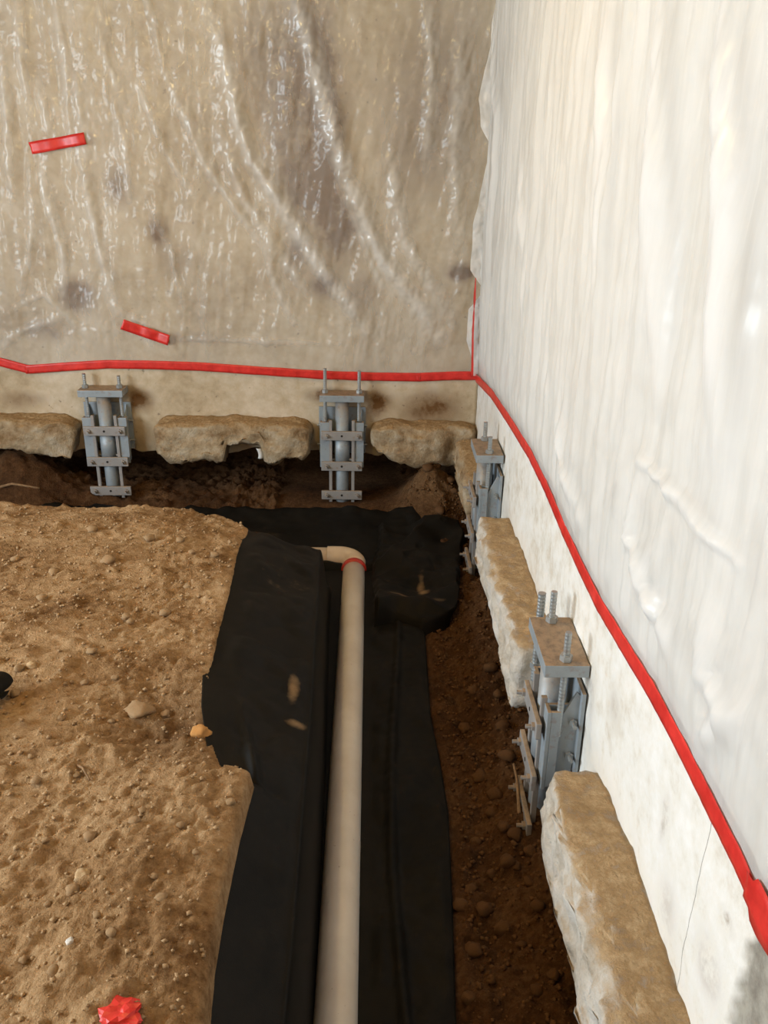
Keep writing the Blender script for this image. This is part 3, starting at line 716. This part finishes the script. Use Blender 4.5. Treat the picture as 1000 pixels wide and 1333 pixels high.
ribbon('red_tape', patch_pts((159, 422), (220, 443)), .062, (0, -1, 0), 'red tape piece tilted downward just above the long tape strip', True, 'red tape', seed=8)
# crumpled ball of tape on the dirt
p = on_z(160, 1312, .05); zg = float(soil_z(p.x, p.y)); p = on_z(160, 1312, zg + .015); zg = float(soil_z(p.x, p.y))
bm = bmesh.new(); bmesh.ops.create_icosphere(bm, subdivisions=3, radius=.036)
for q in bm.verts:
    n_ = q.co.normalized(); k = 1 + .55 * mnoise.noise(n_ * 1.4 + Vector((4, 1, 2))) + .32 * mnoise.noise(n_ * 3.2)
    q.co = Vector((q.co.x * 1.05 * k, q.co.y * .95 * k, max(-.012, q.co.z * .38 * k)))
o = obj('tape_scrap', bm, MT['tape']); o.location = (p.x, p.y, zg + .012); tag(o, 'crumpled red tape scrap lying on the dirt mound', 'tape')

# ------------------------------------------------------------------ stones, clods, roots
rng = random.Random(7)
def lump_mesh(name, seed, sub=2, rough=.4, flat=.7):
    bm = bmesh.new(); bmesh.ops.create_icosphere(bm, subdivisions=sub, radius=1)
    for q in bm.verts:
        k = 1 + rough * mnoise.noise(q.co * 1.3 + Vector((seed, 0, 0))) + rough * .5 * mnoise.noise(q.co * 3 + Vector((0, seed, 0)))
        q.co = q.co * k; q.co.z *= flat
    return bm_mesh(name, bm)
def lump(name, px, py, z, wpx, mat, label, cat, group=None, seed=0, flat=.7, me=None):
    p = on_z(px, py, z); zg = float(soil_z(p.x, p.y))
    for _ in range(3): p = on_z(px, py, zg); zg = float(soil_z(p.x, p.y))
    dep = (p - CAM).dot(R @ Vector((0, 0, -1))); r = wpx / 2 * dep / F
    if me is None: me = lump_mesh(name, seed, 3, .45, flat); me.materials.append(MT[mat])
    o = link(name, me, None); o.location = (p.x, p.y, zg + r * flat * .35); o.scale = (r, r, r); o.rotation_euler = (0, 0, seed * 1.7)
    return tag(o, label, cat, group)
lump('dirt_clod', 262, 956, 0, 24, 'orange_clod', 'orange clod of dirt lying beside the black fabric edge', 'clod', seed=1)
lump('dirt_clod', 182, 927, 0, 34, 'clod', 'large pale clod of dirt lying in the mound hollow', 'clod', seed=2, flat=.6)
lump('pebble', 91, 1229, 0, 10, 'white_stone', 'small white pebble lying on the dirt mound', 'pebble', seed=3)
lump('pebble', 107, 1141, 0, 20, 'pale_stone', 'rounded pale yellow pebble on the dirt mound', 'pebble', seed=4)
lump('pebble', 40, 861, 0, 13, 'pale_stone', 'pale tan pebble lying on the dirt mound near a black fabric scrap', 'pebble', seed=5)
cl = []
for k in range(8):
    m_ = lump_mesh('dirt_clod', 20 + k, 2, .5, .65); m_.materials.append(MT['clod']); cl.append(m_)
spots = [(126, 1192), (60, 1095), (25, 872), (110, 890), (20, 905), (165, 805), (170, 812), (55, 780), (150, 885), (215, 930), (145, 940), (100, 1010), (48, 1017), (118, 1090), (250, 720), (280, 727), (195, 705), (140, 728),
         (20, 730), (70, 745), (95, 1160), (62, 1178), (210, 1168), (235, 1075), (255, 1110), (185, 1055), (30, 1250), (70, 1265), (200, 1140), (145, 1215), (215, 800), (245, 760), (120, 850), (80, 935), (40, 985), (190, 1040), (175, 1070), (300, 1045), (235, 705), (120, 690)]
for k, (x, y) in enumerate(spots):
    lump('dirt_clod', x, y, 0, 9 + rng.random() * 9, 'clod', 'small tan clod lying on the dirt mound', 'clod', 'small clods on the dirt mound', seed=k, me=cl[k % 8])
cd_ = []
for k in range(6):
    m_ = lump_mesh('soil_clod', 60 + k, 2, .55, .75); m_.materials.append(MT['clod_damp']); cd_.append(m_)
spots = [(613, 1160), (640, 1140), (600, 1180), (655, 940), (650, 905), (640, 1060), (655, 1080), (625, 1010), (660, 1130), (672, 1130), (615, 1240), (640, 1270), (690, 1150), (700, 1180), (630, 980), (605, 950), (680, 1230), (610, 1300), (655, 1210), (700, 1290), (645, 1030), (620, 1095), (670, 1090), (690, 1110), (640, 870), (615, 900), (660, 990), (630, 1190), (720, 1270)]
for k, (x, y) in enumerate(spots):
    lump('soil_clod', x, y, -.48, 11 + rng.random() * 12, 'clod_damp', 'brown soil clod on the trench floor beside the right wall footings', 'clod', 'damp clods along the trench', seed=k, me=cd_[k % 6])
for k, (x, y) in enumerate([(548, 640), (560, 632), (575, 638), (585, 650), (566, 648), (555, 655), (592, 640)]):
    lump('soil_clod', x, y, -.36, 9 + rng.random() * 7, 'clod_damp', 'brown rubble clod heaped below the corner footing', 'clod', 'rubble under the corner', seed=k + 3, me=cd_[k % 6])
# crumbs: far too many to count
def crumbs(name, n, sampler, mat, label, rmin, rmax, seed):
    r_ = np.random.RandomState(seed); X, Y = sampler(r_, n)
    keep = (soil_cover(X, Y) > .98) & ((X < Xe(Y) - .02) | (X > Xr(Y) + .03)); X, Y = X[keep], Y[keep]; n = len(X)
    Zc = soil_z(X, Y); rad = rmin + (rmax - rmin) * r_.rand(n)**3
    base = np.array([[1, 0, 0], [-1, 0, 0], [0, 1, 0], [0, -1, 0], [0, 0, .8], [0, 0, -.8]], float)
    fc = np.array([[0, 2, 4], [2, 1, 4], [1, 3, 4], [3, 0, 4], [2, 0, 5], [1, 2, 5], [3, 1, 5], [0, 3, 5]])
    jit = 1 + .5 * (r_.rand(n, 6, 1) - .5); th = r_.rand(n) * 6.28; c_, s_ = np.cos(th), np.sin(th)
    b_ = base[None] * jit * rad[:, None, None]
    vx = b_[..., 0] * c_[:, None] - b_[..., 1] * s_[:, None] + X[:, None]; vy = b_[..., 0] * s_[:, None] + b_[..., 1] * c_[:, None] + Y[:, None]
    vz = b_[..., 2] + Zc[:, None] + rad[:, None] * .3
    Vv = np.stack([vx, vy, vz], -1).reshape(-1, 3); Fc = (fc[None] + 6 * np.arange(n)[:, None, None]).reshape(-1, 3)
    me = bpy.data.meshes.new(name); me.vertices.add(len(Vv)); me.vertices.foreach_set('co', Vv.reshape(-1).astype(np.float32))
    me.loops.add(Fc.size); me.loops.foreach_set('vertex_index', Fc.reshape(-1).astype(np.int32))
    me.polygons.add(len(Fc)); me.polygons.foreach_set('loop_start', np.arange(0, Fc.size, 3, dtype=np.int32)); me.polygons.foreach_set('loop_total', np.full(len(Fc), 3, dtype=np.int32))
    me.update(calc_edges=True)
    return tag(link(name, me, MT[mat], smooth=False), label, 'dirt', None, 'stuff')
crumbs('dirt_crumbs', 9000, lambda r_, n: (-2.1 + 1.8 * r_.rand(n), 1.2 + 2.75 * r_.rand(n)), 'clod', 'fine dry crumbs strewn over the dirt mound', .0015, .009, 1)
crumbs('soil_crumbs', 9000, lambda r_, n: (.18 + .5 * r_.rand(n), 1.0 + 4.2 * r_.rand(n)), 'clod_damp', 'fine brown crumbs strewn over the trench floor', .002, .012, 2)
# roots and twigs
def tube(name, pts, r0, r1, mat, label, cat):
    P_ = [Vector(p) for p in pts]; path = []
    for a_, b_ in zip(P_, P_[1:]):
        for t_ in np.linspace(0, 1, 6)[:-1]: path.append(a_.lerp(b_, t_))
    path.append(P_[-1]); n = len(path)
    return tag(obj(name, pipe_mesh(path, [r0 + (r1 - r0) * i / (n-1) for i in range(n)], 8), MT[mat], None, True), label, cat)
def sp(px, py, z, up=.004):
    p = on_z(px, py, z)
    for _ in range(4): p = on_z(px, py, float(soil_z(p.x, p.y)))
    return (p.x, p.y, float(soil_z(p.x, p.y)) + up)
tube('twig', [sp(101, 998, 0), sp(108, 1004, 0, .012), sp(117, 1017, 0)], .004, .0025, 'root', 'thin bent twig lying on the dirt mound', 'twig')
tube('root', [(x, y, float(soil_z(x, y)) + h) for x, y, h in ((-2.40, 5.10, .012), (-2.25, 5.06, .03), (-2.08, 5.08, .025), (-1.93, 5.10, .006))], .012, .006, 'root', 'thin root poking from the earth bank under the back footing', 'root')
tube('root', [sp(676, 1060, -.45, .004), sp(672, 1030, -.45, .05), sp(668, 1004, -.45, .03)], .006, .004, 'root', 'thin root standing in the soil beside the dusty pier', 'root')
# little white scrap under the notched footing
p = on_back(337, 590, YW - .14)
A, B = np.meshgrid(np.linspace(-1, 1, 8), np.linspace(0, 1, 10))
P = np.stack([p.x + .014 * A + .012 * np.sin(B * 2.5), p.y - .02 + .02 * B + .008 * A**2, p.z + .035 - .07 * B], -1)
o = link('paper_scrap', grid_mesh('paper_scrap', P), MT['scrap']); md = o.modifiers.new('thickness', 'SOLIDIFY'); md.thickness = .001
tag(o, 'small white scrap hanging at the notch under the back footing', 'scrap')
